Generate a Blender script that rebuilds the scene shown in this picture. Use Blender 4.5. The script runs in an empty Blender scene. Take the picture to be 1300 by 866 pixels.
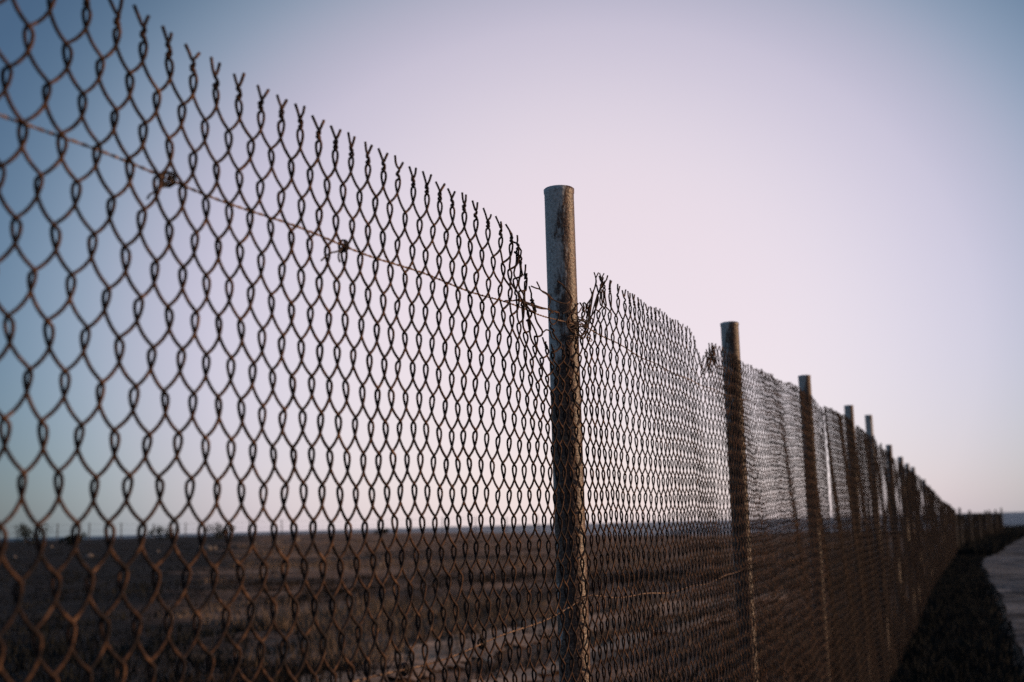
import bpy, math, random
import numpy as np
from mathutils import Vector, Matrix
random.seed(7)
rng = np.random.default_rng(7)
R = math.radians
scene = bpy.context.scene
COL = scene.collection

# ------------------------------------------------------------------ camera
EYE = 1.50
PITCH, ROLL, FPX = R(9.0), R(-1.49), 1475.0
cd = bpy.data.cameras.new("camera")
cam = bpy.data.objects.new("camera", cd)
COL.objects.link(cam)
cd.sensor_width = 36.0
cd.lens = 36.0 * FPX / 1300.0
cd.clip_start, cd.clip_end = 0.05, 120000
cam.location = (0, 0, EYE)
CAMROT = Matrix.Rotation(R(90) + PITCH, 4, 'X') @ Matrix.Rotation(ROLL, 4, 'Z')
cam.rotation_euler = CAMROT.to_euler()
cd.dof.use_dof = True
cd.dof.focus_distance = 2.52
cd.dof.aperture_fstop = 4.0
cd.dof.aperture_blades = 7
scene.camera = cam

# ------------------------------------------------------------------ sky + sun
SUN_AZ, SUN_EL = R(84), R(10)            # azimuth from +Y towards +X
world = bpy.data.worlds.new("World")
scene.world = world
world.use_nodes = True
nt = world.node_tree
nt.nodes.clear()
N = nt.nodes.new
out = N("ShaderNodeOutputWorld")
sky = N("ShaderNodeTexSky")
sky.sky_type = 'NISHITA'
sky.sun_disc = False
sky.sun_elevation = SUN_EL
sky.sun_rotation = SUN_AZ
sky.air_density, sky.dust_density, sky.ozone_density = 1.0, 0.6, 2.5
bg1 = N("ShaderNodeBackground")
bg1.inputs[1].default_value = 0.05
tint = N("ShaderNodeMix")
tint.data_type, tint.blend_type = 'RGBA', 'MULTIPLY'
tint.inputs['Factor'].default_value = 1.0
tint.inputs[7].default_value = (0.97, 0.90, 1.04, 1)
nt.links.new(sky.outputs[0], tint.inputs[6])
nt.links.new(tint.outputs[2], bg1.inputs[0])
# pale dusk glow over the horizon ahead, deepening to slate blue away from it
tc = N("ShaderNodeTexCoord")
GA, GE = R(3.8), R(8.6)
gv = (math.sin(GA) * math.cos(GE), math.cos(GA) * math.cos(GE), math.sin(GE))
nrm = N("ShaderNodeVectorMath"); nrm.operation = 'NORMALIZE'
nt.links.new(tc.outputs['Generated'], nrm.inputs[0])
sub = N("ShaderNodeVectorMath"); sub.operation = 'SUBTRACT'
sub.inputs[1].default_value = gv
nt.links.new(nrm.outputs[0], sub.inputs[0])
mul = N("ShaderNodeVectorMath"); mul.operation = 'MULTIPLY'      # the glow is wider along the horizon than it is high
mul.inputs[1].default_value = (1.02, 1.02, 1.22)
nt.links.new(sub.outputs[0], mul.inputs[0])
lng = N("ShaderNodeVectorMath"); lng.operation = 'LENGTH'
nt.links.new(mul.outputs[0], lng.inputs[0])
mr = N("ShaderNodeMapRange")
mr.inputs['From Min'].default_value = 0
mr.inputs['From Max'].default_value = R(50)
nt.links.new(lng.outputs['Value'], mr.inputs['Value'])
ramp = N("ShaderNodeValToRGB")
ramp.color_ramp.interpolation = 'B_SPLINE'


def lin(c):
    c /= 255.0
    return c / 12.92 if c <= 0.04045 else ((c + 0.055) / 1.055) ** 2.4


SKYC = [(0, (236, 217, 217)), (8, (236, 216, 217)), (13, (227, 212, 216)), (18.5, (199, 188, 201)),
        (21.5, (176, 171, 183)), (24.5, (134, 147, 161)), (28, (82, 104, 120)), (32, (46, 70, 90))]
els = ramp.color_ramp.elements
while len(els) < len(SKYC):
    els.new(0.5)
for e, (deg, c) in zip(els, SKYC):
    e.position = deg / 50.0
for e, (deg, c) in zip(els, SKYC):
    e.color = (lin(c[0]), lin(c[1]), lin(c[2]), 1)
nt.links.new(mr.outputs[0], ramp.inputs[0])
bg2 = N("ShaderNodeBackground")
bg2.inputs[1].default_value = 0.93
nt.links.new(ramp.outputs[0], bg2.inputs[0])
add = N("ShaderNodeAddShader")
nt.links.new(bg1.outputs[0], add.inputs[0])
nt.links.new(bg2.outputs[0], add.inputs[1])
nt.links.new(add.outputs[0], out.inputs[0])

sd = bpy.data.lights.new("sun", 'SUN')
sd.energy = 2.6
sd.angle = R(0.6)
sd.color = (1.0, 0.66, 0.40)
sun = bpy.data.objects.new("sun", sd)
COL.objects.link(sun)
sdir = Vector((math.sin(SUN_AZ) * math.cos(SUN_EL), math.cos(SUN_AZ) * math.cos(SUN_EL), math.sin(SUN_EL)))
sun.rotation_euler = (-sdir).to_track_quat('-Z', 'Y').to_euler()
sun.location = (30, 5, 12)

vs = scene.view_settings
vs.view_transform, vs.look = 'Standard', 'None'
vs.exposure, vs.gamma = 0.0, 1.0
vs.use_curve_mapping = False
scene.cycles.use_denoising = False
scene.cycles.max_bounces = 5
scene.cycles.sample_clamp_direct = 6.0
scene.cycles.sample_clamp_indirect = 2.0
scene.cycles.pixel_filter_type = 'BLACKMAN_HARRIS'


# ------------------------------------------------------------------ helpers
def ray(px, py):
    v = Vector(((px - 650) / FPX, (433 - py) / FPX, -1.0))
    return (CAMROT.to_3x3() @ v)


def at(px, py, Y):
    """world point on the ray of a photograph pixel at depth Y"""
    d = ray(px, py)
    t = Y / d.y
    return Vector((d.x * t, Y, EYE + d.z * t))


def ground_at(px, py, z=0.0):
    d = ray(px, py)
    t = (z - EYE) / d.z
    return Vector((d.x * t, d.y * t, z))


def mesh_obj(name, verts, faces, mat, parent=None, origin=None, smooth=True):
    me = bpy.data.meshes.new(name)
    v = np.asarray(verts, dtype=np.float64).reshape(-1, 3)
    if origin is not None:
        v = v - np.asarray(origin)
    me.from_pydata(v.tolist(), [], [tuple(f) for f in faces])
    return link_mesh(name, me, mat, parent, smooth)


def link_mesh(name, me, mat, parent=None, smooth=True):
    if mat is not None:
        me.materials.append(mat)
    if smooth:
        me.polygons.foreach_set("use_smooth", [True] * len(me.polygons))
    o = bpy.data.objects.new(name, me)
    COL.objects.link(o)
    if parent is not None:
        o.parent = parent
    return o


def fast_mesh(name, V, F):
    """V (n,3), F (m,k) all faces the same size"""
    me = bpy.data.meshes.new(name)
    V = np.ascontiguousarray(V, dtype=np.float32)
    F = np.ascontiguousarray(F, dtype=np.int32)
    me.vertices.add(len(V))
    me.vertices.foreach_set("co", V.ravel())
    k = F.shape[1]
    me.loops.add(F.size)
    me.loops.foreach_set("vertex_index", F.ravel())
    me.polygons.add(len(F))
    me.polygons.foreach_set("loop_start", np.arange(0, F.size, k, dtype=np.int32))
    me.update(calc_edges=True)
    return me


def empty(name, loc=(0, 0, 0)):
    o = bpy.data.objects.new(name, None)
    o.empty_display_size = 0.2
    o.location = loc
    COL.objects.link(o)
    return o


def tag(o, label=None, cat=None, group=None, kind=None):
    if label: o['label'] = label
    if cat: o['category'] = cat
    if group: o['group'] = group
    if kind: o['kind'] = kind
    return o


def tubes(P, ref, r, k):
    """P (W,N,3) centre lines, ref (W,N,3) reference normals, r scalar/array -> V, F quads (W*N*k)"""
    W, n, _ = P.shape
    T = np.gradient(P, axis=1)
    T /= np.linalg.norm(T, axis=2, keepdims=True) + 1e-12
    B = np.cross(T, ref)
    B /= np.linalg.norm(B, axis=2, keepdims=True) + 1e-12
    C = np.cross(B, T)
    a = np.arange(k) * 2 * math.pi / k + 0.4
    rr = np.broadcast_to(np.asarray(r, dtype=float), (W, n))[..., None, None]
    V = P[:, :, None, :] + rr * (np.cos(a)[None, None, :, None] * B[:, :, None, :] + np.sin(a)[None, None, :, None] * C[:, :, None, :])
    i = np.arange(n - 1)[:, None] * k
    j = np.arange(k)[None, :]
    j2 = (j + 1) % k
    f = np.stack([i + j, i + j2, i + k + j2, i + k + j], axis=-1).reshape(-1, 4)
    F = (f[None] + (np.arange(W) * n * k)[:, None, None]).reshape(-1, 4)
    if k == 4 or k == 6:
        ends = []
        for w in range(W):
            b = w * n * k
            e = b + (n - 1) * k
            if k == 4:
                ends += [[b + 3, b + 2, b + 1, b], [e, e + 1, e + 2, e + 3]]
            else:
                ends += [[b + 3, b + 2, b + 1, b], [b + 5, b + 4, b + 3, b], [e, e + 1, e + 2, e + 3], [e, e + 3, e + 4, e + 5]]
        F = np.concatenate([F, np.array(ends)])
    return V.reshape(-1, 3), F


def smooth_line(pts, m=6):
    """Catmull-Rom through control points"""
    p = [np.array(q, dtype=float) for q in pts]
    p = [2 * p[0] - p[1]] + p + [2 * p[-1] - p[-2]]
    o = []
    for i in range(1, len(p) - 2):
        for t in np.arange(m) / m:
            o.append(0.5 * ((2 * p[i]) + (-p[i - 1] + p[i + 1]) * t + (2 * p[i - 1] - 5 * p[i] + 4 * p[i + 1] - p[i + 2]) * t * t
                            + (-p[i - 1] + 3 * p[i] - 3 * p[i + 1] + p[i + 2]) * t ** 3))
    o.append(p[-2])
    return np.array(o)


# ------------------------------------------------------------------ materials
def new_mat(name):
    m = bpy.data.materials.new(name)
    m.use_nodes = True
    t = m.node_tree
    return m, t, t.nodes["Principled BSDF"]


def noise(t, scale, detail=4, rough=0.6, vec=None):
    n = t.nodes.new("ShaderNodeTexNoise")
    n.inputs['Scale'].default_value = scale
    n.inputs['Detail'].default_value = detail
    n.inputs['Roughness'].default_value = rough
    if vec is not None:
        t.links.new(vec, n.inputs['Vector'])
    return n


def coords(t, scale=(1, 1, 1)):
    c = t.nodes.new("ShaderNodeTexCoord")
    m = t.nodes.new("ShaderNodeMapping")
    m.inputs['Scale'].default_value = scale
    t.links.new(c.outputs['Object'], m.inputs['Vector'])
    return m.outputs[0]


def cramp(t, fac, stops):
    r = t.nodes.new("ShaderNodeValToRGB")
    e = r.color_ramp.elements
    while len(e) < len(stops):
        e.new(0.5)
    for q, (p, c) in zip(e, stops):
        q.position = p
    for q, (p, c) in zip(e, stops):
        q.color = (*c, 1)
    t.links.new(fac, r.inputs[0])
    return r.outputs[0]


def bump(t, b, height, strength, dist):
    n = t.nodes.new("ShaderNodeBump")
    n.inputs['Strength'].default_value = strength
    n.inputs['Distance'].default_value = dist
    t.links.new(height, n.inputs['Height'])
    t.links.new(n.outputs[0], b.inputs['Normal'])


def mix(t, fac, a, b, mode='MIX'):
    n = t.nodes.new("ShaderNodeMix")
    n.data_type = 'RGBA'
    n.blend_type = mode
    if isinstance(fac, (int, float)):
        n.inputs['Factor'].default_value = fac
    else:
        t.links.new(fac, n.inputs['Factor'])
    for s, v in ((6, a), (7, b)):
        if isinstance(v, tuple):
            n.inputs[s].default_value = (*v, 1)
        else:
            t.links.new(v, n.inputs[s])
    return n.outputs[2]


def simple(name, stops, scale, rough, metal=0.0, bmp=0.0, bdist=0.002, spec=0.4):
    m, t, b = new_mat(name)
    v = coords(t)
    n = noise(t, scale, 5, 0.65, v)
    t.links.new(cramp(t, n.outputs[0], stops), b.inputs['Base Color'])
    b.inputs['Roughness'].default_value = rough
    b.inputs['Metallic'].default_value = metal
    b.inputs['Specular IOR Level'].default_value = spec
    if bmp:
        bump(t, b, n.outputs[0], bmp, bdist)
    return m


M = {}
M['wire'] = simple("rusted_wire", [(0.34, (0.014, 0.011, 0.011)), (0.47, (0.032, 0.019, 0.015)),
                                  (0.60, (0.12, 0.060, 0.034)), (0.74, (0.30, 0.165, 0.090))], 55, 0.78, 0.1, 0.4, 0.0006, 0.2)
M['wire_vignetted'] = simple("vignetted_rusted_wire", [(0.34, (0.012, 0.009, 0.009)), (0.47, (0.024, 0.014, 0.011)), (0.60, (0.062, 0.031, 0.018)), (0.74, (0.17, 0.090, 0.045))], 30, 0.8, 0.1, 0.4, 0.0006, 0.2)  # rusted wire in a darker tone, lens vignette painted into the far bays
M['strand'] = simple("tan_rust_wire", [(0.3, (0.06, 0.035, 0.024)), (0.5, (0.22, 0.125, 0.075)), (0.7, (0.40, 0.27, 0.18))], 45, 0.65, 0.1, 0.4, 0.0006)
M['tie'] = simple("dark_tie_wire", [(0.3, (0.012, 0.011, 0.012)), (0.7, (0.05, 0.03, 0.02))], 80, 0.7, 0.2)

# post: weathered blue-grey steel, rust streaks and pits
m, t, b = new_mat("weathered_post")
v = coords(t)
vs_ = coords(t, (1, 1, 0.16))
n1 = noise(t, 60, 6, 0.75, coords(t, (1, 1, 0.3)))
n2 = noise(t, 160, 3, 0.6, v)
n3 = noise(t, 9, 4, 0.6, v)
sepz = t.nodes.new("ShaderNodeSeparateXYZ")
t.links.new(v, sepz.inputs[0])
c1 = cramp(t, n2.outputs[0], [(0.33, (0.42, 0.395, 0.36)), (0.5, (0.62, 0.585, 0.54)), (0.70, (0.78, 0.735, 0.68))])
rc = cramp(t, n2.outputs[0], [(0.36, (0.04, 0.024, 0.019)), (0.53, (0.12, 0.060, 0.038)), (0.68, (0.33, 0.20, 0.125))])
ma = t.nodes.new("ShaderNodeMath"); ma.operation = 'MULTIPLY_ADD'
t.links.new(n3.outputs[0], ma.inputs[0]); ma.inputs[1].default_value = 0.7
t.links.new(n1.outputs[0], ma.inputs[2])
# lower down, the rust colour takes over
mz = t.nodes.new("ShaderNodeMapRange")
mz.inputs['From Min'].default_value = 2.06; mz.inputs['From Max'].default_value = 1.72
mz.inputs['To Min'].default_value = -0.05; mz.inputs['To Max'].default_value = 0.30
t.links.new(sepz.outputs[2], mz.inputs['Value'])
mb = t.nodes.new("ShaderNodeMath"); mb.operation = 'ADD'
t.links.new(ma.outputs[0], mb.inputs[0]); t.links.new(mz.outputs[0], mb.inputs[1])
mx_ = t.nodes.new("ShaderNodeMapRange")      # the weather side of each post is rustier
mx_.inputs['From Min'].default_value = -0.034; mx_.inputs['From Max'].default_value = 0.04
mx_.inputs['To Min'].default_value = -0.20; mx_.inputs['To Max'].default_value = 0.34
t.links.new(sepz.outputs[0], mx_.inputs['Value'])
mc = t.nodes.new("ShaderNodeMath"); mc.operation = 'ADD'
t.links.new(mb.outputs[0], mc.inputs[0]); t.links.new(mx_.outputs[0], mc.inputs[1])
mb = mc
rf = cramp(t, mb.outputs[0], [(0.80, (0, 0, 0)), (0.93, (1, 1, 1))])
t.links.new(mix(t, rf, c1, rc), b.inputs['Base Color'])
b.inputs['Roughness'].default_value = 0.45
b.inputs['Metallic'].default_value = 0.0
b.inputs['Specular IOR Level'].default_value = 0.6
bump(t, b, n2.outputs[0], 0.55, 0.003)
M['post'] = m

# field soil: dry grass, dark patches, painted vignette at left, pale bare spots
m, t, b = new_mat("field_soil")
v = coords(t)
vb = coords(t, (0.35, 1.0, 1))
a1 = noise(t, 0.16, 6, 0.62, vb)
a2 = noise(t, 2.6, 6, 0.7, v)
sp = t.nodes.new("ShaderNodeSeparateXYZ")
t.links.new(v, sp.inputs[0])
bm_ = t.nodes.new("ShaderNodeMath"); bm_.operation = 'MULTIPLY_ADD'     # lens vignette painted into the soil, dark to the left: x + 0.24 y < 0
t.links.new(sp.outputs[1], bm_.inputs[0]); bm_.inputs[1].default_value = 0.22
t.links.new(sp.outputs[0], bm_.inputs[2])
bn = t.nodes.new("ShaderNodeMath"); bn.operation = 'MULTIPLY_ADD'
t.links.new(a1.outputs[0], bn.inputs[0]); bn.inputs[1].default_value = 9.0
t.links.new(bm_.outputs[0], bn.inputs[2])
br = t.nodes.new("ShaderNodeMapRange")
br.inputs['From Min'].default_value = 2.0; br.inputs['From Max'].default_value = 5.5
t.links.new(bn.outputs[0], br.inputs['Value'])
base = cramp(t, a1.outputs[0], [(0.33, (0.045, 0.036, 0.031)), (0.42, (0.14, 0.090, 0.064)), (0.53, (0.28, 0.175, 0.12)), (0.66, (0.38, 0.25, 0.175))])
fine = cramp(t, a2.outputs[0], [(0.3, (0.5, 0.47, 0.44)), (0.62, (1.25, 1.18, 1.1))])
base = mix(t, br.outputs[0], (0.022, 0.019, 0.018), base)
t.links.new(mix(t, 1.0, base, fine, 'MULTIPLY'), b.inputs['Base Color'])
b.inputs['Roughness'].default_value = 0.95
b.inputs['Specular IOR Level'].default_value = 0.1
bump(t, b, a2.outputs[0], 0.8, 0.08)
M['soil'] = m

m, t, b = new_mat("bare_dirt")
v = coords(t)
a2 = noise(t, 0.9, 6, 0.72, coords(t, (0.5, 1.0, 1)))
t.links.new(cramp(t, a2.outputs[0], [(0.34, (0.15, 0.088, 0.058)), (0.50, (0.56, 0.335, 0.21)), (0.66, (0.76, 0.50, 0.33))]), b.inputs['Base Color'])
b.inputs['Roughness'].default_value = 0.95
b.inputs['Specular IOR Level'].default_value = 0.1
bump(t, b, a2.outputs[0], 0.6, 0.05)
M['dirt'] = m

m, t, b = new_mat("path_gravel")
v = coords(t)
vb = coords(t, (0.35, 2.2, 1))
a1 = noise(t, 0.7, 6, 0.72, vb)
a2 = noise(t, 9, 5, 0.7, v)
base = cramp(t, a1.outputs[0], [(0.38, (0.030, 0.027, 0.028)), (0.49, (0.125, 0.118, 0.116)), (0.62, (0.32, 0.295, 0.28))])
fine = cramp(t, a2.outputs[0], [(0.3, (0.6, 0.6, 0.6)), (0.7, (1.1, 1.1, 1.1))])
t.links.new(mix(t, 1.0, base, fine, 'MULTIPLY'), b.inputs['Base Color'])
b.inputs['Roughness'].default_value = 0.92
b.inputs['Specular IOR Level'].default_value = 0.15
bump(t, b, a2.outputs[0], 0.7, 0.03)
M['path'] = m

m, t, b = new_mat("sea_water")
v = coords(t, (0.05, 0.25, 1))
a1 = noise(t, 1.0, 6, 0.7, v)
b.inputs['Base Color'].default_value = (0.035, 0.075, 0.115, 1)
b.inputs['Roughness'].default_value = 0.45
b.inputs['Specular IOR Level'].default_value = 0.25
bump(t, b, a1.outputs[0], 1.0, 1.6)
M['sea'] = m

M['dark_grass'] = simple("dark_grass_blades", [(0.35, (0.012, 0.013, 0.013)), (0.55, (0.024, 0.024, 0.021)), (0.72, (0.055, 0.048, 0.036))], 0.8, 0.9, spec=0.1)  # near-black tone carries the lens vignette over the verge and left field
M['scrub'] = simple("scrub_blades", [(0.35, (0.018, 0.015, 0.013)), (0.6, (0.05, 0.036, 0.026)), (0.75, (0.09, 0.062, 0.042))], 1.5, 0.9, spec=0.1)
M['dry_grass'] = simple("dry_grass_blades", [(0.35, (0.07, 0.052, 0.038)), (0.52, (0.20, 0.14, 0.095)), (0.70, (0.38, 0.27, 0.19))], 0.9, 0.9, spec=0.1)
M['shrub'] = simple("shrub_leaves", [(0.35, (0.015, 0.02, 0.016)), (0.6, (0.035, 0.04, 0.025)), (0.8, (0.06, 0.06, 0.035))], 3, 0.8, spec=0.15)
M['bark'] = simple("shrub_bark", [(0.3, (0.03, 0.022, 0.018)), (0.7, (0.07, 0.05, 0.038))], 8, 0.9)
M['stone'] = simple("pale_stone", [(0.3, (0.12, 0.095, 0.08)), (0.6, (0.25, 0.205, 0.175)), (0.8, (0.34, 0.285, 0.25))], 3.5, 0.9, 0, 0.5, 0.03)
M['old_post'] = simple("old_dark_post", [(0.3, (0.05, 0.045, 0.045)), (0.7, (0.11, 0.095, 0.085))], 12, 0.85)


# ------------------------------------------------------------------ the ground
def sstep(a, b, x):
    x = np.clip((x - a) / (b - a), 0, 1)
    return x * x * (3 - 2 * x)


def terrain(x, y):
    x = np.asarray(x, dtype=float); y = np.asarray(y, dtype=float)
    r = np.hypot(x, y)
    az = np.arctan2(x, y)
    front = sstep(R(75), R(45), np.abs(az))
    L = sstep(0.16, -0.22, az)
    rise = 0.95 * L * sstep(24, 120, r) * front
    coast = 124 + 105 * L + 3 * np.sin(az * 60) + 2 * np.sin(az * 137 + 1)
    coast = coast * front + 700 * (1 - front)
    z = rise - 5.0 * sstep(0, 22, r - coast)
    k = sstep(3, 14, r)
    und = (0.05 * np.sin(0.55 * x + 0.2 * y) * np.sin(0.31 * y - 0.4 * x + 1.3) + 0.03 * np.sin(1.7 * y + 0.6 * x + 0.7)
           + 0.02 * np.sin(2.9 * x - 1.1 * y)) * k
    und = und * sstep(8.0, 3.5, np.abs(x - (0.40 * y - 0.6)) * 0 + 0) if False else und
    # keep the strip along the fence and the path level
    off = np.abs(x - (0.42 * y - 0.2))
    und = und * (0.25 + 0.75 * sstep(1.0, 4.0, off))
    return z + und


rad = np.concatenate([[0.0], np.geomspace(0.6, 900, 190)])
az_f = np.concatenate([np.linspace(-180, -42, 30)[:-1], np.linspace(-42, 42, 200), np.linspace(42, 180, 30)[1:-1]])
AZ = np.radians(az_f)
nr, na = len(rad), len(AZ)
gx = rad[:, None] * np.sin(AZ)[None]
gy = rad[:, None] * np.cos(AZ)[None]
gz = terrain(gx, gy)
V = np.stack([gx, gy, gz], -1).reshape(-1, 3)
i = np.arange(nr - 1)[:, None] * na
j = np.arange(na)[None]
j2 = (j + 1) % na
F = np.stack([i + j, i + na + j, i + na + j2, i + j2], -1)[..., ::-1].reshape(-1, 4)
ground = link_mesh("ground", fast_mesh("ground", V, F), M['soil'])
tag(ground, kind="structure")

# the sea: one sheet to the horizon
SEA = -2.6
rad = np.concatenate([[0.0], np.geomspace(60, 90000, 40)])
AZs = np.radians(np.linspace(-180, 180, 73)[:-1])
na = len(AZs)
sx = rad[:, None] * np.sin(AZs)[None]; sy = rad[:, None] * np.cos(AZs)[None]
V = np.stack([sx, sy, np.full_like(sx, SEA)], -1).reshape(-1, 3)
i = np.arange(len(rad) - 1)[:, None] * na
j = np.arange(na)[None]; j2 = (j + 1) % na
F = np.stack([i + j, i + na + j, i + na + j2, i + j2], -1)[..., ::-1].reshape(-1, 4)
tag(link_mesh("sea", fast_mesh("sea", V, F), M['sea']), kind="structure")


def strip(name, left, right, mat, lift, n=140, wob=0.0, m=10):
    """sheet between two ground polylines (lists of (x,y)), following the terrain"""
    l = smooth_line([(x, y, 0) for x, y in left], 40); r = smooth_line([(x, y, 0) for x, y in right], 40)
    ti = np.linspace(0, 1, n)

    def res(p):
        s = np.concatenate([[0], np.cumsum(np.linalg.norm(np.diff(p, axis=0), axis=1))]); s /= s[-1]
        return np.stack([np.interp(ti, s, p[:, k]) for k in range(2)], -1)
    l, r = res(l), res(r)
    w = rng.normal(0, wob * .5, (n, 2)) if wob else np.zeros((n, 2))
    q_ = np.linspace(0, 1, n)[:, None] * 60
    w = w + wob * (np.sin(q_ * np.array([1.0, 1.3]) + np.array([0, 2.])) + np.sin(q_ * np.array([2.7, 3.1]) + 1))
    d = r - l
    d = d / np.linalg.norm(d, axis=1, keepdims=True)
    l = l + d * w[:, :1]; r = r + d * w[:, 1:]
    f = np.linspace(0, 1, m)
    P = l[:, None, :] * (1 - f)[None, :, None] + r[:, None, :] * f[None, :, None]
    z = terrain(P[..., 0], P[..., 1]) + lift
    z += 0.016 * (np.sin(P[..., 1] * 4.1 + P[..., 0] * .9 + 1.5 * np.sin(P[..., 0] * 1.3)) + .7 * np.sin(P[..., 1] * 9 - P[..., 0] * 1.7 + np.sin(P[..., 1] * 2.3))) * (lift if lift > 0.03 else 0.03) / 0.03
    V = np.concatenate([P, z[..., None]], -1).reshape(-1, 3)
    i = np.arange(n - 1)[:, None] * m
    j = np.arange(m - 1)[None]
    F = np.stack([i + j, i + j + 1, i + m + j + 1, i + m + j], -1).reshape(-1, 4)
    return tag(link_mesh(name, fast_mesh(name, V, F), mat), kind="structure")


# dirt tracks across the field (two wheel lines) and the path on the camera's side of the fence
def g2(px, py):
    p = ground_at(px, py)
    return (p.x, p.y)


U1 = [g2(*q) for q in ((330, 882), (402, 860), (470, 840), (540, 820), (620, 801), (700, 786), (760, 778), (860, 766), (1000, 753))]
L1 = [g2(*q) for q in ((440, 905), (500, 874), (560, 853), (620, 833), (700, 815), (760, 802), (860, 784), (1000, 765))]
U2 = [g2(*q) for q in ((560, 884), (650, 852), (753, 827), (855, 798), (960, 780))]
L2 = [g2(*q) for q in ((620, 892), (700, 858), (760, 841), (860, 808), (960, 788))]
strip("dirt_track", U1, L1, M['dirt'], 0.03, 260, 0.16)
strip("dirt_track", U2, L2, M['dirt'], 0.03, 220, 0.10)
pl = [(1.6, 2.0), (3.5, 7.2), g2(1304, 850), g2(1277, 775), g2(1258, 738), g2(1249, 714), g2(1266, 706), g2(1288, 690), g2(1312, 678)]
pr = [(x * 1.11, y * 1.11) for x, y in [(4.2, 1.0), (6.0, 5.0), (7.6, 9.0), (11.2, 16.0), (15.8, 23.0), (21, 31), (24, 36), (31.0, 47.0), (43, 66)]]
strip("path", pl, pr, M['path'], 0.06, 700, 0.02, 24)

# ------------------------------------------------------------------ the chain-link fence
# posts: photograph column, row of the top, depth
POSTS = [(709.5, 240, 2.54), (926, 410, 4.3), (1021, 477, 6.35), (1075, 515, 8.65), (1103, 527, 10.6), (1126, 565, 13.0),
         (1144, 580, 15.6), (1152, 588.5, 17.6), (1158.5, 593, 19.8), (1172.5, 608.5, 23.6), (1179, 617, 25.9), (1184, 622, 28.1),
         (1192.5, 633, 31.6), (1197, 636, 34.2), (1201.5, 638, 36.8), (1205.5, 641, 39.3), (1209.5, 645, 41.8)]
MTOP = [0.568, 0.59, 0.60, 0.67, 0.71, 0.70, 0.65, 0.64, 0.66, 0.68, 0.60, 0.54, 0.52, 0.36, 0.33, 0.30, 0.22, 0.15]
PR = 0.0345
pp = [at(a, b_, c * 1.035) for a, b_, c in POSTS]
p1 = pp[0]
u = Vector((0.3777, 0.9259))
pp = [Vector((p1.x - 2.0 * u.x, p1.y - 2.0 * u.y, EYE + 0.70))] + pp
PXY = np.array([(p.x, p.y) for p in pp])
seg = np.diff(PXY, axis=0)
SL = np.linalg.norm(seg, axis=1)
S = np.concatenate([[0], np.cumsum(SL)])
D = seg / SL[:, None]
NRM = np.stack([D[:, 1], -D[:, 0]], -1)       # towards the path
vn = np.concatenate([NRM[:1], NRM[:-1] + NRM[1:], NRM[-1:]])
vn /= np.linalg.norm(vn, axis=1, keepdims=True)
FO = Vector((p1.x, p1.y, 0))
fence = tag(empty("chain_link_fence", FO), "long rusty chain-link mesh fence on grey steel posts running away along the dark verge",
            "fence")
FON = np.array(FO)


def path_pt(s):
    s = np.asarray(s, dtype=float)
    k = np.clip(np.searchsorted(S, s) - 1, 0, len(SL) - 1)
    f = (s - S[k]) / SL[k]
    xy = PXY[k] * (1 - f)[..., None] + PXY[k + 1] * f[..., None]
    w = np.clip(f, 0, 1)[..., None]
    nn = vn[k] * (1 - w) + vn[k + 1] * w
    nn = nn / np.linalg.norm(nn, axis=-1, keepdims=True)
    return xy, nn


def to_world(s, n, z):
    xy, nn = path_pt(s)
    p = xy + nn * (np.asarray(n))[..., None]
    return np.concatenate([p, np.asarray(z)[..., None]], -1)


def fence_st(px, py, n=PR + 0.008):
    """arc length and height of a photograph pixel on the mesh plane (bays next to the first two posts)"""
    d = ray(px, py)
    best = None
    for k in range(0, 3):
        a = PXY[k] + NRM[k] * n
        A = np.array([[D[k, 0], -d.x], [D[k, 1], -d.y]])
        q = np.linalg.solve(A, -a)
        if -0.5 <= q[0] <= SL[k] + (0.0 if k < 2 else 9) and q[1] > 0:
            best = (S[k] + q[0], EYE + d.z * q[1])
            break
    return best


# posts: open pipe with a slightly flared lid
def post_mesh(h, r=PR, k=28, lean=(0, 0)):
    prof = [(r * 1.04, -0.05), (r * 1.02, h * 0.3), (r, h * 0.6), (r, h - 0.014), (r + 0.0012, h - 0.011), (r + 0.0014, h - 0.002),
            (r - 0.001, h), (r - 0.006, h + 0.0015)]
    V, F = [], []
    for (rr, z) in prof:
        for q in range(k):
            a = 2 * math.pi * q / k
            f = z / h
            V.append((rr * math.cos(a) + lean[0] * f, rr * math.sin(a) + lean[1] * f, z))
    for q in range(len(prof) - 1):
        for w in range(k):
            F.append((q * k + w, q * k + (w + 1) % k, (q + 1) * k + (w + 1) % k, (q + 1) * k + w))
    F.append(tuple(range((len(prof) - 1) * k, len(prof) * k)))
    return V, F


for q, p in enumerate(pp):
    gz0 = float(terrain(p.x, p.y))
    r = PR * (1.0 if q < 6 else random.uniform(0.92, 1.08))
    V, F = post_mesh(p.z - gz0, r, 32 if q < 4 else 14)
    o = mesh_obj("post", V, F, M['post'], fence)
    o.location = (p.x - FO.x, p.y - FO.y, gz0)
    o.rotation_euler = (R(random.uniform(-0.5, 0.5)) * (q > 3), R(random.uniform(-0.5, 0.5)) * (q > 3), random.uniform(-.5, .5) * (q > 1))

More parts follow.
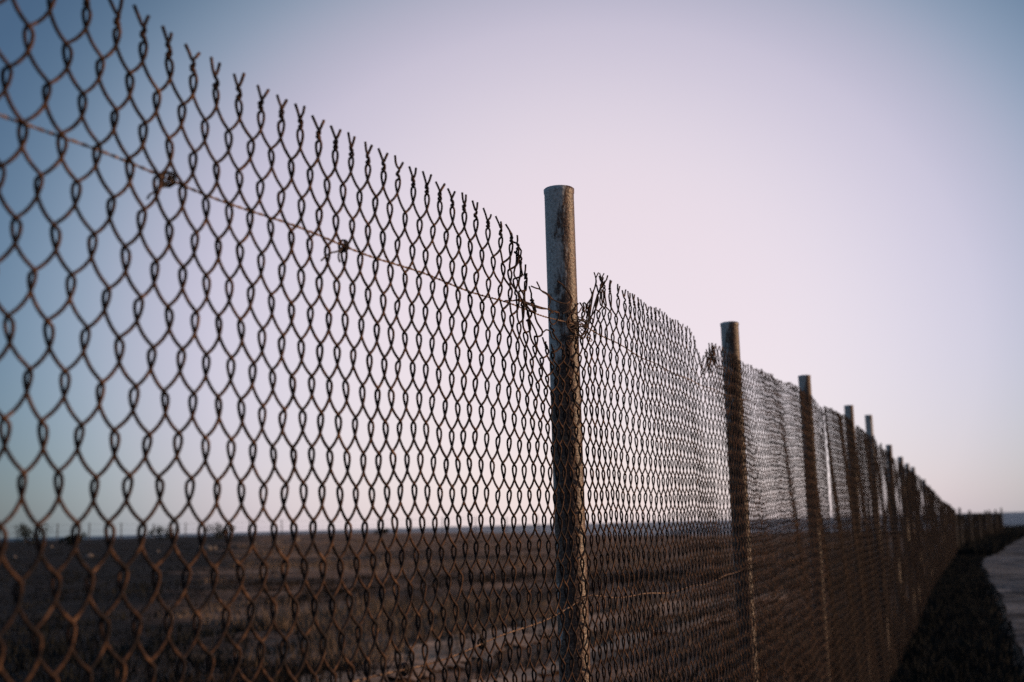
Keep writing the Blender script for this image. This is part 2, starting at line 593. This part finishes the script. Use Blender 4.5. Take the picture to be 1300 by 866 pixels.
# --- mesh wires
WP = 0.0235                      # spacing of neighbouring wires
PER = 0.094                     # height of one diamond
HALF = [(-1.6, 0, 1.9), (.9, -2.4, 2.5), (1.8, -6, 2.8), (1.7, -11, 2.7), (.7, -17, 2.0), (-1.3, -23, 1.3), (-4.3, -29, .6), (-8.6, -35, 0),
        (-13.3, -40, -.7), (-18.2, -44, -1.4)]
HALF = [(x + 11.85, z, n_) for x, z, n_ in HALF]
CYC = np.array(HALF + [(-x, z - 47, -n_) for x, z, n_ in HALF], dtype=float) * 1e-3
LOD = {0: list(range(20)), 1: [0, 2, 4, 6, 8, 10, 12, 14, 16, 18], 2: [1, 5, 8, 11, 15, 18]}
ph = rng.uniform(0, 6.28, 40)


def wire_local(odd, rows, lod, drop_rows=0, jit=True):
    """centre line from the prong tip down: columns x (along), z, n"""
    c = CYC
    if odd:                     # starts at the left hook, half a period further down the cycle
        c = np.roll(CYC, -10, axis=0).copy()
        c[:, 1] += 0.047
        c[:, 1] = np.where(c[:, 1] > 1e-6, c[:, 1] - PER, c[:, 1])
    c = c[LOD[lod]]
    body = np.concatenate([c + np.array([0, -PER * k, 0]) for k in range(drop_rows, rows)])
    xc = -0.01185 if odd else 0.01185
    sg = -1 if odd else 1
    turns = 1.25 + (random.uniform(-.25, .25) if jit else 0)
    H = 0.017
    m = {0: 9, 1: 6, 2: 2}[lod]
    tp = []
    for q in range(1, m + 1):
        f = q / m
        a = R(130 if sg > 0 else -50) + 2 * math.pi * turns * f
        rt = 0.0019 + 0.0009 * (1 - f) ** 3
        tp.append((xc + rt * math.cos(a), H * f, rt * math.sin(a)))
    sx = -1 if not odd else 1
    ln = random.uniform(.8, 1.2) if jit else 1
    sp = random.uniform(.6, 1.25) if jit else 1
    x0 = tp[-1][0]
    tp.append((x0 + sx * 0.0045 * sp, H + 0.006 * ln, tp[-1][2]))
    tp.append((x0 + sx * 0.0110 * sp, H + 0.0165 * ln, tp[-1][2] + random.uniform(-.002, .002)))
    tp = np.array(tp)[::-1] + np.array([0, -PER * drop_rows, 0])
    return np.concatenate([tp, body])


def s_of(px, py=600, lo=0):
    d = ray(px, py)
    for k in range(lo, len(SL)):
        a = PXY[k] + NRM[k] * (PR + 0.008)
        q = np.linalg.solve(np.array([[D[k, 0], -d.x], [D[k, 1], -d.y]]), -a)
        if -0.02 <= q[0] <= SL[k] + 0.02 and q[1] > 0:
            return S[k] + q[0]
    return None


# places where the top edge is pulled down and bunched: (s from, s to, drop, pull towards s, strength, reach)
SAGS = []
s1, s2 = S[1], S[2]
SAGS.append(dict(c=s_of(704, 385), w=0.17, drop=0.17, reach=0.45))
SAGS.append(dict(c=s_of(744, 370), w=0.07, drop=0.05, reach=0.22))
SAGS.append(dict(c=s_of(889, 455), w=0.08, drop=0.065, reach=0.24))
for k in range(3, len(S) - 1):
    SAGS.append(dict(c=S[k] + random.uniform(-0.45, 0.35), w=random.uniform(0.08, 0.25), drop=random.uniform(0.015, 0.06), reach=0.35))
BUNCH = [dict(c=s_of(654, 300), w=0.12, k=0.62, reach=0.30), dict(c=s_of(763, 350), w=0.09, k=0.70, reach=0.22),
         dict(c=s_of(905, 435), w=0.10, k=0.4, reach=0.16)]
for k in range(5, len(S) - 1):
    BUNCH.append(dict(c=S[k] + random.uniform(-.8, .8), w=random.uniform(.1, .25), k=random.uniform(.3, .6), reach=random.uniform(.2, .5)))


# torn slits in the mesh further along: (s from, s to, share of the height that is open)
SLITS = [(s_of(1048.8), s_of(1051.6), 0.6)]


def field(s, z, n, zt):
    """smooth irregularities shared by neighbouring wires"""
    ds = 0.0016 * np.sin(s * 17 + z * 7 + ph[0]) + 0.0006 * np.sin(s * 41 - z * 23 + ph[1]) + 0.0008 * np.sin(z * 47 + s * 9 + ph[2])
    dz = 0.0035 * np.sin(s * 7.3 + z * 2 + ph[3]) + 0.0022 * np.sin(s * 23 - z * 11 + ph[4])
    dn = 0.010 * np.sin(s * 3.1 + z * 2.4 + ph[5]) ** 2 + 0.0016 * np.sin(s * 13 + z * 8 + ph[6])
    far = np.clip((s - S[4]) / 4, 0, 1)
    dn = dn * (1 + 1.6 * far) + 0.013 * far * (np.sin(s * 5.7 + z * 3 + ph[7]) + np.sin(s * 9.1 - z * 5 + ph[8])) ** 2 * 0.5
    dz = dz * (1 + 1.5 * far)
    for b in BUNCH:
        w = np.exp(-((s - b['c']) / b['w']) ** 2) * np.clip(1 - (zt - z) / b['reach'], 0, 1.1) ** 1.3
        ds = ds - (s - b['c']) * b['k'] * w
        dn = dn + 0.010 * w * np.sin((s - b['c']) * 140)
    for g in SAGS:
        w = np.exp(-np.abs((s - g['c']) / g['w']) ** 2.2) * np.clip(1 - (zt - z) / g['reach'], 0, 1.1) ** 1.5
        dz = dz - g['drop'] * w
        dn = dn + 0.006 * w * np.sin(s * 60 + z * 40)
    return s + ds, z + dz, n + dn


def ztop(s):
    return np.interp(s, S, np.array(MTOP) + EYE) + 0.008 * np.sin(s * 2.3 + ph[9]) * np.clip(s - S[2], 0, 1)


S_OFF = 0.0
ROWS = 21
nw = int((S[-1] - 0.02) / WP)
baylists = {}
for w in range(nw):
    s = 0.02 + S_OFF + w * WP
    baylists.setdefault(int(np.clip(np.searchsorted(S, s) - 1, 0, len(SL) - 1)), []).append((w, s))

M_MESHN = PR + 0.0065
nindiv = 0
for bay in sorted(baylists):
    lod = 0 if bay == 0 else (1 if bay <= 3 else 2)
    kk = 6 if bay == 0 else (4 if bay <= 3 else 3)
    lines = {}
    for (w, s) in baylists[bay]:
        dr = 0
        t1 = s - s1
        if s_of(684, 350) < s < s_of(728, 380):
            dr = random.choice([0, 1, 1]) if w % 2 else 1
        for (a_, b_, op) in SLITS:
            if a_ < s < b_:
                dr = int(ROWS * op * (1 - abs((s - a_) / (b_ - a_) - 0.5) * 0.9) * random.uniform(.45, 1.1))
        c = wire_local(w % 2 == 1, ROWS, lod, dr)
        ss = s + c[:, 0]
        zt = float(ztop(s))
        gz0 = 0.0
        sc = (zt - 0.033 - 0.012) / (ROWS * PER)
        zz = zt - 0.033 + np.where(c[:, 1] < 0, c[:, 1] * sc, c[:, 1]) + random.gauss(0, 0.0016)
        nn = M_MESHN + c[:, 2] + random.gauss(0, 0.00025)
        ss, zz, nn = field(ss, zz, nn, zt)
        ss = ss + random.gauss(0, 0.0004) + 0.0005 * np.sin(np.arange(len(ss)) * random.uniform(.3, .7) + random.uniform(0, 6))
        P = to_world(ss, nn, zz) - FON
        xy, nrm2 = path_pt(ss)
        ref = np.concatenate([nrm2, np.zeros((len(ss), 1))], -1)
        lines.setdefault(len(P), []).append((P, ref))
    rw = (0.00208, 0.0019, 0.0017, 0.0018)[bay] if bay < 4 else 0.00225
    if bay <= 2:
        panel = empty("mesh_panel", (0, 0, 0))
        panel.parent = fence
        for ln in lines.values():
            for P, ref in ln:
                V, F = tubes(P[None], ref[None], rw * random.uniform(.95, 1.06), kk)
                link_mesh("wire", fast_mesh("wire", V, F), M['wire'], panel)
                nindiv += 1
    else:
        Vs, Fs, off = [], [], 0
        for ln in lines.values():
            P = np.stack([a for a, _ in ln]); ref = np.stack([b_ for _, b_ in ln])
            V, F = tubes(P, ref, rw, kk)
            Vs.append(V); Fs.append(F + off); off += len(V)
        o = link_mesh("mesh_panel", fast_mesh("mesh_panel", np.concatenate(Vs), np.concatenate(Fs)), M['wire_vignetted'], fence)
        o['kind'] = "stuff"
print("individual wires", nindiv)


# --- straining wires, ties and torn ends
def wire_obj(name, P, r, mat, k=6, parent=fence, ref=None):
    P = np.asarray(P, dtype=float)
    if ref is None:
        ref = np.tile(np.array([0.37, -0.21, 0.905]), (len(P), 1))
    V, F = tubes(P[None] - FON, np.asarray(ref)[None], r, k)
    return link_mesh(name, fast_mesh(name, V, F), mat, parent)


def strain(hfun, smax):
    s = np.concatenate([np.arange(0, S[2], 0.006), np.arange(S[2], smax, 0.05)])
    z = np.array([hfun(q) for q in s])
    base = to_world(s, np.full(len(s), M_MESHN + 0.0005), z)
    ang = s * 2 * math.pi / 0.030
    xy, nn = path_pt(s)
    n3 = np.concatenate([nn, np.zeros((len(s), 1))], -1)
    outp = []
    for k in (0, math.pi):
        rr = 0.00095 * (s < S[2])
        P = base + n3 * (rr * np.cos(ang + k))[:, None] + np.array([0, 0, 1.0]) * (rr * np.sin(ang + k))[:, None]
        outp.append(P)
    V1, F1 = tubes(outp[0][None] - FON, n3[None], 0.00105, 5)
    V2, F2 = tubes(outp[1][None] - FON, n3[None], 0.00105, 5)
    return np.concatenate([V1, V2]), np.concatenate([F1, F2 + len(V1)])


def h_top(s):
    k = min(max(int(np.searchsorted(S, s)) - 1, 0), len(SL) - 1)
    f = (s - S[k]) / SL[k]
    if k == 0:
        t_ = S[1] - s
        return EYE + 0.442 - 0.0225 * t_ - 0.012 * 4 * f * (1 - f) + 0.002 * math.sin(s * 17)
    return EYE + 0.442 + 0.01 * k - 0.02 * 4 * f * (1 - f) + 0.0025 * math.sin(s * 17)


def h_mid(s):
    k = min(max(int(np.searchsorted(S, s)) - 1, 0), len(SL) - 1)
    f = (s - S[k]) / SL[k]
    return EYE - 0.159 - (0.052 if k == 0 else 0.035) * 4 * f * (1 - f) + 0.003 * math.sin(s * 13 + 1)


for hf in (h_top, h_mid):
    V, F = strain(hf, S[9])
    link_mesh("straining_wire", fast_mesh("straining_wire", V, F), M['strand'], fence)


def tie(px, py, tails, parent=fence):
    """a knot of thin wire round the straining wire and the mesh, with loose ends given as photograph points"""
    st = fence_st(px, py)
    st = (st[0], min((h_top(st[0]), h_mid(st[0])), key=lambda h: abs(h - st[1])))
    c = np.array(to_world(np.array([st[0]]), np.array([M_MESHN]), np.array([st[1]]))[0])
    k = min(max(int(np.searchsorted(S, st[0])) - 1, 0), 2)
    d = np.array([D[k, 0], D[k, 1], 0]); n3 = np.array([NRM[k, 0], NRM[k, 1], 0]); up = np.array([0, 0, 1.0])
    P = []
    tt = np.linspace(0, 1, 70)
    for t_ in tt:
        a = t_ * 2 * math.pi * 5.5
        rr = 0.0052 + 0.0022 * math.sin(a * 0.37)
        P.append(c + d * ((t_ - 0.5) * 0.016 + 0.003 * math.sin(a * .5)) + n3 * rr * math.cos(a) + up * rr * 1.25 * math.sin(a))
    Vs, Fs, off = [], [], 0
    lines = [np.array(P)]
    for tl in tails:
        pts = [c]
        for q, (ax, ay) in enumerate(tl):
            s_, z_ = fence_st(ax, ay)
            pts.append(to_world(np.array([s_]), np.array([PR + 0.009]), np.array([z_]))[0])
        lines.append(smooth_line(pts, 6))
    for L_ in lines:
        V, F = tubes(L_[None] - FON, np.tile(np.array([0.31, 0.2, 0.93]), (len(L_), 1))[None], 0.0014, 5)
        Vs.append(V); Fs.append(F + off); off += len(V)
    return link_mesh("tie_wire", fast_mesh("tie_wire", np.concatenate(Vs), np.concatenate(Fs)), M['tie'], parent)


tie(216, 231, [[(207, 237), (199, 238), (194, 236)], [(203, 239), (190, 247), (186, 253)], [(208, 233), (202, 228), (201, 231)]])
tie(438, 316, [[(428, 319), (417, 322), (407, 331)], [(430, 320), (429, 327), (431, 333)]])
tie(515, 833, [[(519, 828), (522, 826)]])
tie(613, 801, [[(609, 806), (612, 810)]])


# torn wire ends round the first post, each a loose strand with a forked tip
def loose(pts, r=0.0014, lift=0.0, mat='wire', prong=None):
    """pts: photograph points on the mesh plane, each (px,py[,n])"""
    out_ = []
    for q in pts:
        s_, z_ = fence_st(q[0], q[1])
        n_ = M_MESHN + lift + (q[2] if len(q) > 2 else 0.004)
        out_.append(to_world(np.array([s_]), np.array([n_]), np.array([z_]))[0])
    L_ = smooth_line(out_, 7)
    V, F = tubes(L_[None] - FON, np.tile(np.array([0.87, -0.42, 0.2]), (len(L_), 1))[None], r, 5)
    return V, F


def loose_obj(list_of_pts, name="torn_wire", mat='wire', r=0.0016):
    for pts in list_of_pts:
        V, F = loose(pts, r)
        link_mesh(name, fast_mesh(name, V, F), M[mat], fence)


# forked end lying over to the left, above the straining wire
loose_obj([[(673, 363.5), (679, 366), (684, 367.5), (688, 371), (694, 375), (697, 383), (695, 392), (701, 398)],
           [(680, 358), (682.5, 363), (685, 368.5), (689, 370.5), (694, 373.5), (700, 380), (709, 384), (719, 385), (724, 379)]])
# long strand from the mesh across to the post
loose_obj([[(640, 382), (650, 382), (657, 380.5), (664, 383), (673, 386), (684, 390), (695, 393), (706, 397)],
           [(651, 381.5), (657, 382), (664, 384.5), (674, 388.5), (686, 392), (697, 392.5)]])
# curl on the front of the post
loose_obj([[(706, 357), (712, 361), (718, 368), (723, 377), (723, 388), (719, 395), (713, 398)],
           [(716, 366), (721, 372), (725, 381), (721, 391), (726, 397), (733, 397), (737, 391)]])
loose_obj([[(703, 395), (708, 398), (706, 407), (700, 412), (696, 405), (697, 398), (704, 394.5)],
           [(722, 400), (718, 409), (721, 417), (729, 415), (733, 405), (729, 398), (722, 399)]])
# tie loops at the right edge of the post, where the straining wire is made fast
for _ in range(9):
    y0 = random.uniform(404, 428)
    loose_obj([[(729 + random.uniform(-4, 6), y0 - random.uniform(4, 12)), (735 + random.uniform(-3, 6), y0 - 4, 0.012), (740 + random.uniform(-2, 5), y0 + random.uniform(-3, 5), 0.010),
                (736 + random.uniform(-4, 5), y0 + random.uniform(5, 12), 0.006), (731 + random.uniform(-3, 4), y0 + random.uniform(1, 9))]], "tie_wire", random.choice(['tie', 'wire']), 0.0011)
loose_obj([[(688, 422), (692, 419), (697, 421), (699, 428), (703, 431)]], "tie_wire", 'tie')
loose_obj([[(742, 428, 0.01), (744, 432, 0.016), (741, 434, 0.018), (739, 430, 0.012), (743, 427, 0.008)]], "tie_wire", 'strand', 0.0012)
# forked ends gathered in a tuft just right of the post
for (bx, by, tx, ty) in ((743, 404, 756, 346), (748, 408, 763, 347), (741, 420, 751, 366)):
    mx, my = (bx + tx) / 2, (by + ty) / 2
    fx = (tx - bx) / (by - ty)
    loose_obj([[(bx, by), (mx - 2, my + 4, 0.007), (tx - 3, ty + 15, 0.009), (tx - 1, ty + 7), (tx - 3.0, ty)],
               [(bx + 4, by + 2), (mx + 2, my, 0.004), (tx - 2, ty + 14, 0.006), (tx - 0.5, ty + 7), (tx + 2.5, ty + 0.5)]])
# tuft just left of the second post
for (bx, by, tx, ty) in ((892, 474, 899, 447), (896, 473, 905, 445), (900, 474, 902, 443)):
    loose_obj([[(bx, by), ((bx + tx) / 2 - 1, (by + ty) / 2, 0.006), (tx, ty + 5), (tx - 2, ty)], [(bx + 2, by), ((bx + tx) / 2 + 1, (by + ty) / 2, 0.004), (tx + .5, ty + 5), (tx + 2, ty + 1)]])

# ------------------------------------------------------------------ the far stretch of fence beyond the bend
FP = [(1212, 39.0), (1218.5, 41.5), (1231, 45.5), (1242.5, 49.5), (1251.5, 53.0), (1256, 55.0), (1264, 58.5), (1271.5, 62.0)]
fpt = [at(px, 652, Y * 1.11) for px, Y in FP]
far_fence = tag(empty("chain_link_fence", (fpt[0].x, fpt[0].y, 0)), "dark low distant stretch of fence with spiky top where the path bends",
                "fence")
fo = np.array((fpt[0].x, fpt[0].y, 0))
for q, p in enumerate(fpt):
    h = EYE + random.uniform(-0.02, 0.16) + (0.12 if q in (1, 6, 7) else 0)
    V, F = post_mesh(h, 0.05, 10)
    o = mesh_obj("post", V, F, M['old_post'], far_fence)
    o.location = (p.x - fo[0], p.y - fo[1], 0)
for q in range(len(fpt) - 1):
    a, b_ = fpt[q], fpt[q + 1]
    L_ = math.hypot(b_.x - a.x, b_.y - a.y)
    dx, dy = (b_.x - a.x) / L_, (b_.y - a.y) / L_
    n = int(L_ / 0.040)
    zz = np.linspace(0, 1, 36)
    Ps = []
    for w in range(n):
        s = (w + .5) / n * L_
        zig = 0.024 * (1 - 2 * (np.arange(36) % 2)) * (1 if w % 2 else -1)
        ht = EYE - 0.06 + random.uniform(-0.05, 0.07)
        bul = 0.05 * np.sin(zz * 5 + s * 3)
        Ps.append(np.stack([a.x + dx * (s + zig) + dy * bul, a.y + dy * (s + zig) - dx * bul, zz * ht], -1) - fo)
    P = np.stack(Ps)
    V, F = tubes(P, np.broadcast_to(np.array([dy, -dx, 0.0]), P.shape), 0.0095, 3)
    o = link_mesh("mesh_panel", fast_mesh("mesh_panel", V, F), M['tie'], far_fence)
    o['kind'] = "stuff"

# ------------------------------------------------------------------ distant field fence at the left of the horizon
ff = []
for q in range(19):
    px = -50 + 40.8 * q
    hz = 683.0 - px * 33 / 1300
    Y = 136 + 3.2 * q
    p = at(px, hz, Y)
    ff.append(p)
fb = ff[3]
ffence = tag(empty("wire_fence", (fb.x, fb.y, float(terrain(fb.x, fb.y)))), "thin distant wire fence on spindly posts along the horizon behind the mesh", "fence")
fo2 = np.array(ffence.location)
tops = []
for q, p in enumerate(ff):
    g = float(terrain(p.x, p.y))
    h = EYE + (16 - 0.25 * q) / FPX * p.y - g + random.uniform(-.15, .15)
    V, F = post_mesh(h, 0.075, 7)
    o = mesh_obj("post", V, F, M['old_post'], ffence)
    o.location = (p.x - fo2[0], p.y - fo2[1], g - fo2[2])
    o.rotation_euler = (R(random.uniform(-2, 2)), R(random.uniform(-2, 2)), 0)
    tops.append((p.x, p.y, g, h))
for f in (0.55, 0.93):
    P = []
    for q in range(len(tops) - 1):
        for t_ in np.linspace(0, 1, 6)[:-1]:
            A_, B_ = tops[q], tops[q + 1]
            P.append((A_[0] * (1 - t_) + B_[0] * t_, A_[1] * (1 - t_) + B_[1] * t_, (A_[2] + A_[3] * f) * (1 - t_) + (B_[2] + B_[3] * f) * t_ - 0.1 * t_ * (1 - t_)))
    P = np.array(P) - fo2
    V, F = tubes(P[None], np.tile(np.array([0, 0, 1.0]), (len(P), 1))[None], 0.012, 4)
    link_mesh("wire", fast_mesh("wire", V, F), M['old_post'], ffence)


# ------------------------------------------------------------------ shrubs on the horizon
def on_terrain(px, py, y0=20, y1=200):
    """first hit of a pixel ray with the terrain"""
    d = ray(px, py)
    for t_ in np.geomspace(y0, y1, 900):
        x, y, z = d.x / d.y * t_, t_, EYE + d.z / d.y * t_
        if z < float(terrain(x, y)):
            return Vector((x, y, float(terrain(x, y))))
    t_ = y1
    return Vector((d.x / d.y * t_, t_, float(terrain(d.x / d.y * t_, t_))))


def shrub(px, py, Y, w, h, label):
    d = ray(px, py)
    x, y = d.x / d.y * Y, Y
    g = float(terrain(x, y)) - 0.03
    root = tag(empty("shrub", (x, y, g)), label, "shrub", "dark shrubs along the far edge of the field")
    V, F = [], []
    nl = 900
    cl = [(random.gauss(0, w * .27), random.gauss(0, w * .22), abs(random.gauss(h * .5, h * .2)), random.uniform(.16, .34) * h) for _ in range(13)]
    for q in range(nl):
        cx, cy, cz, cr = random.choice(cl)
        v_ = Vector((random.gauss(0, 1), random.gauss(0, 1), random.gauss(0, 1))).normalized() * cr * random.uniform(.5, 1.1)
        c = Vector((cx, cy, max(cz, cr * .4))) + v_
        c.z = max(c.z, 0.05)
        a = Vector((random.gauss(0, 1), random.gauss(0, 1), random.gauss(0, 1))).normalized() * random.uniform(.06, .13)
        b2 = Vector((random.gauss(0, 1), random.gauss(0, 1), random.gauss(0, 1))).normalized() * random.uniform(.03, .07)
        k = len(V)
        V += [c - a, c + b2, c + a, c - b2]
        F.append((k, k + 1, k + 2, k + 3))
    mesh_obj("foliage", [tuple(q) for q in V], F, M['shrub'], root, smooth=False)
    lines = []
    for q in range(5):
        cx, cy, cz, cr = cl[q]
        lines.append(smooth_line([(cx * .1, cy * .1, -.05), (cx * .5, cy * .4, cz * .5), (cx, cy, cz)], 4))
    P = np.stack(lines)
    V, F = tubes(P, np.broadcast_to(np.array([1.0, .1, 0]), P.shape), np.linspace(.05, .015, P.shape[1])[None], 5)
    link_mesh("stem", fast_mesh("stem", V, F), M['bark'], root)


shrub(38, 686, 100, 3.4, 1.8, "widest dark shrub on the horizon at the left edge of the field")
shrub(92, 688, 92, 1.8, 1.0, "low dark shrub next to the widest one on the horizon")
shrub(207, 684, 118, 2.3, 1.5, "rounded dark shrub on the horizon between two thin distant fence posts")
shrub(279, 683, 112, 2.9, 1.7, "dark spreading shrub on the horizon beside the pale stones")
shrub(487, 675, 150, 1.8, 0.9, "tiny dark shrub on the horizon beneath the middle of the near mesh")


# ------------------------------------------------------------------ pale stones in the field
def stone(px, py, size, label):
    p = on_terrain(px, py)
    k, rings = 9, 5
    V, F = [], []
    sx_, sy_, sz_ = random.uniform(.9, 1.4), random.uniform(.7, 1.1), random.uniform(.5, .8)
    for r_ in range(rings):
        f = r_ / (rings - 1) * math.pi * .62
        for q in range(k):
            a = 2 * math.pi * q / k
            rr = math.sin(f + .12) * random.uniform(.8, 1.15)
            V.append((size * sx_ * rr * math.cos(a) * .5, size * sy_ * rr * math.sin(a) * .5, size * sz_ * (math.cos(f) * random.uniform(.88, 1.05) + .1) * .8))
    for r_ in range(rings - 1):
        for q in range(k):
            F.append((r_ * k + (q + 1) % k, r_ * k + q, (r_ + 1) * k + q, (r_ + 1) * k + (q + 1) % k))
    F.append(tuple(range(k)))
    o = mesh_obj("stone", V, F, M['stone'], smooth=False)
    o.location = p - Vector((0, 0, 0.02))
    o.rotation_euler = (0, 0, random.uniform(0, 6))
    tag(o, label, "stone", "pale stones scattered in the far field")


for px, py, sz, lb in ((113, 707, .42, "warm-toned pale stone standing alone in the dark left of the field"),
                       (65, 696, .32, "small pale stone in the field beneath the widest dark shrub"),
                       (18, 708, .30, "pale stone at the far left edge of the field"),
                       (262, 698, .50, "largest pale stone in the field, in front of the spreading dark shrub"),
                       (272, 697, .34, "small pale stone touching the right side of the largest stone"),
                       (254, 696, .32, "small pale stone touching the left side of the largest stone"),
                       (321, 692, .46, "pale stone in the field right of the spreading shrub"),
                       (374, 687, .60, "pinkish pale stone near the skyline under the near mesh's upright post gap"),
                       (200, 701, .26, "little pale stone in the field below the rounded dark shrub"),
                       (480, 719, .30, "pale stone nearest the wheel track, right of all others in the field"),
                       (350, 690, .40, "pale stone between two stones under the skyline")):
    stone(px, py, sz, lb)


# ------------------------------------------------------------------ grass
def tufts(name, pts, mat, hmin, hmax, blades, spread, wid):
    n = len(pts)
    P = np.repeat(np.asarray(pts), blades, axis=0)
    m_ = len(P)
    a = rng.uniform(0, 2 * math.pi, m_)
    r_ = rng.uniform(0, spread, m_)
    base = P + np.stack([np.cos(a) * r_, np.sin(a) * r_, np.full(m_, -0.02)], -1)
    h = rng.uniform(hmin, hmax, m_) * np.repeat(rng.uniform(.5, 1.2, n), blades)
    ln = rng.uniform(.1, .8, m_) * h
    a2 = a + rng.normal(0, .7, m_)
    tip = base + np.stack([np.cos(a2) * ln, np.sin(a2) * ln, h], -1)
    a3 = rng.uniform(0, 2 * math.pi, m_)
    w = rng.uniform(.6, 1.3, m_) * wid
    side = np.stack([np.cos(a3) * w, np.sin(a3) * w, np.zeros(m_)], -1)
    V = np.stack([base - side, base + side, tip], 1).reshape(-1, 3)
    F = np.arange(3 * m_).reshape(-1, 3)
    return link_mesh(name, fast_mesh(name, V, F), mat, smooth=False)


def on_track(x, y):
    ok = np.zeros(len(x), bool)
    for up_, lo_ in ((U1, L1), (U2, L2)):
        up_, lo_ = np.array(up_), np.array(lo_)
        ok |= (y < np.interp(x, up_[:, 0], up_[:, 1]) + .1) & (y > np.interp(x, lo_[:, 0], lo_[:, 1]) - .9) & (x > lo_[0, 0])
    return ok


# field: thick near the fence, thinner far off
n = 26000
Yv = 8.5 * (95 / 8.5) ** rng.uniform(0, 1, n)
az = rng.uniform(R(-34), R(20), n)
X = np.tan(az) * Yv
side = X < np.interp(Yv, PXY[:, 1], PXY[:, 0]) - 0.25
clump = np.sin(X * .33 + 1) * np.sin(Yv * .41 + X * .2) + 0.6 * np.sin(X * 1.1 - Yv * .7)
keep = side & (rng.uniform(-1.3, 1.0, n) < clump) & (~on_track(X, Yv) | (rng.uniform(0, 1, n) < .16))
X, Yv = X[keep], Yv[keep]
pts = np.stack([X, Yv, terrain(X, Yv)], -1)
vignetted = X + .22 * Yv < -.5 + 1.2 * np.sin(Yv * .5)  # tufts inside the painted vignette of the left field
keep2 = ~vignetted | (rng.uniform(0, 1, len(X)) < .45)
X, Yv, vignetted, pts = X[keep2], Yv[keep2], vignetted[keep2], pts[keep2]
dark = ((np.sin(X * .21 + 2) + np.sin(Yv * .23 + .7) + .7 * (Yv < 13)) > 0.9) | vignetted  # dark blades at left and close by continue the painted vignette
tag(tufts("dry_grass", pts[~dark], M['dry_grass'], .06, .30, 8, .25, .014), kind="stuff")
tag(tufts("dark_scrub", pts[dark & vignetted], M['dark_grass'], .06, .24, 8, .25, .014), kind="stuff")
tag(tufts("dark_scrub", pts[dark & ~vignetted], M['scrub'], .06, .24, 8, .25, .014), kind="stuff")

# verge between the fence and the path, and beyond the far fence
n = 9000
Yv = 4.0 * (105 / 4.0) ** rng.uniform(0, 1, n)
lx = np.interp(Yv, PXY[:, 1], PXY[:, 0]) - .1
pe = smooth_line([(x, y, 0) for x, y in pl], 30)
rx = np.interp(Yv, pe[:, 1], pe[:, 0]) - .22
far = Yv > 43
fx = np.interp(Yv, [p.y for p in fpt], [p.x for p in fpt])
lx = np.where(far, fx - 6.0 * sstep(69, 78, Yv), lx)
f = rng.uniform(0, 1, n)
f = np.where(rng.uniform(0, 1, n) < .25, f ** .25, f)
X = lx + (rx - lx) * f
X = np.where(Yv > 67, fx - 2 + rng.uniform(0, 14, n), X)
ok = rx > lx
pts = np.stack([X, Yv, terrain(X, Yv)], -1)[ok]
tag(tufts("undergrowth", pts, M['dark_grass'], .05, .17, 12, .2, .014), kind="stuff")
n = 5000
Yv = rng.uniform(41, 118, n)
fx = np.interp(Yv, [p.y for p in fpt], [p.x for p in fpt])
X = np.where(Yv < 66, fx + rng.uniform(0, 1, n) * np.maximum(np.interp(Yv, pe[:, 1], pe[:, 0]) - .3 - fx, .1), fx - 3 + rng.uniform(0, 24, n) + (Yv - 66) * .45)
pts = np.stack([X, Yv, terrain(X, Yv)], -1)
tag(tufts("undergrowth", pts, M['dark_grass'], .18, .5, 9, .35, .03), kind="stuff")
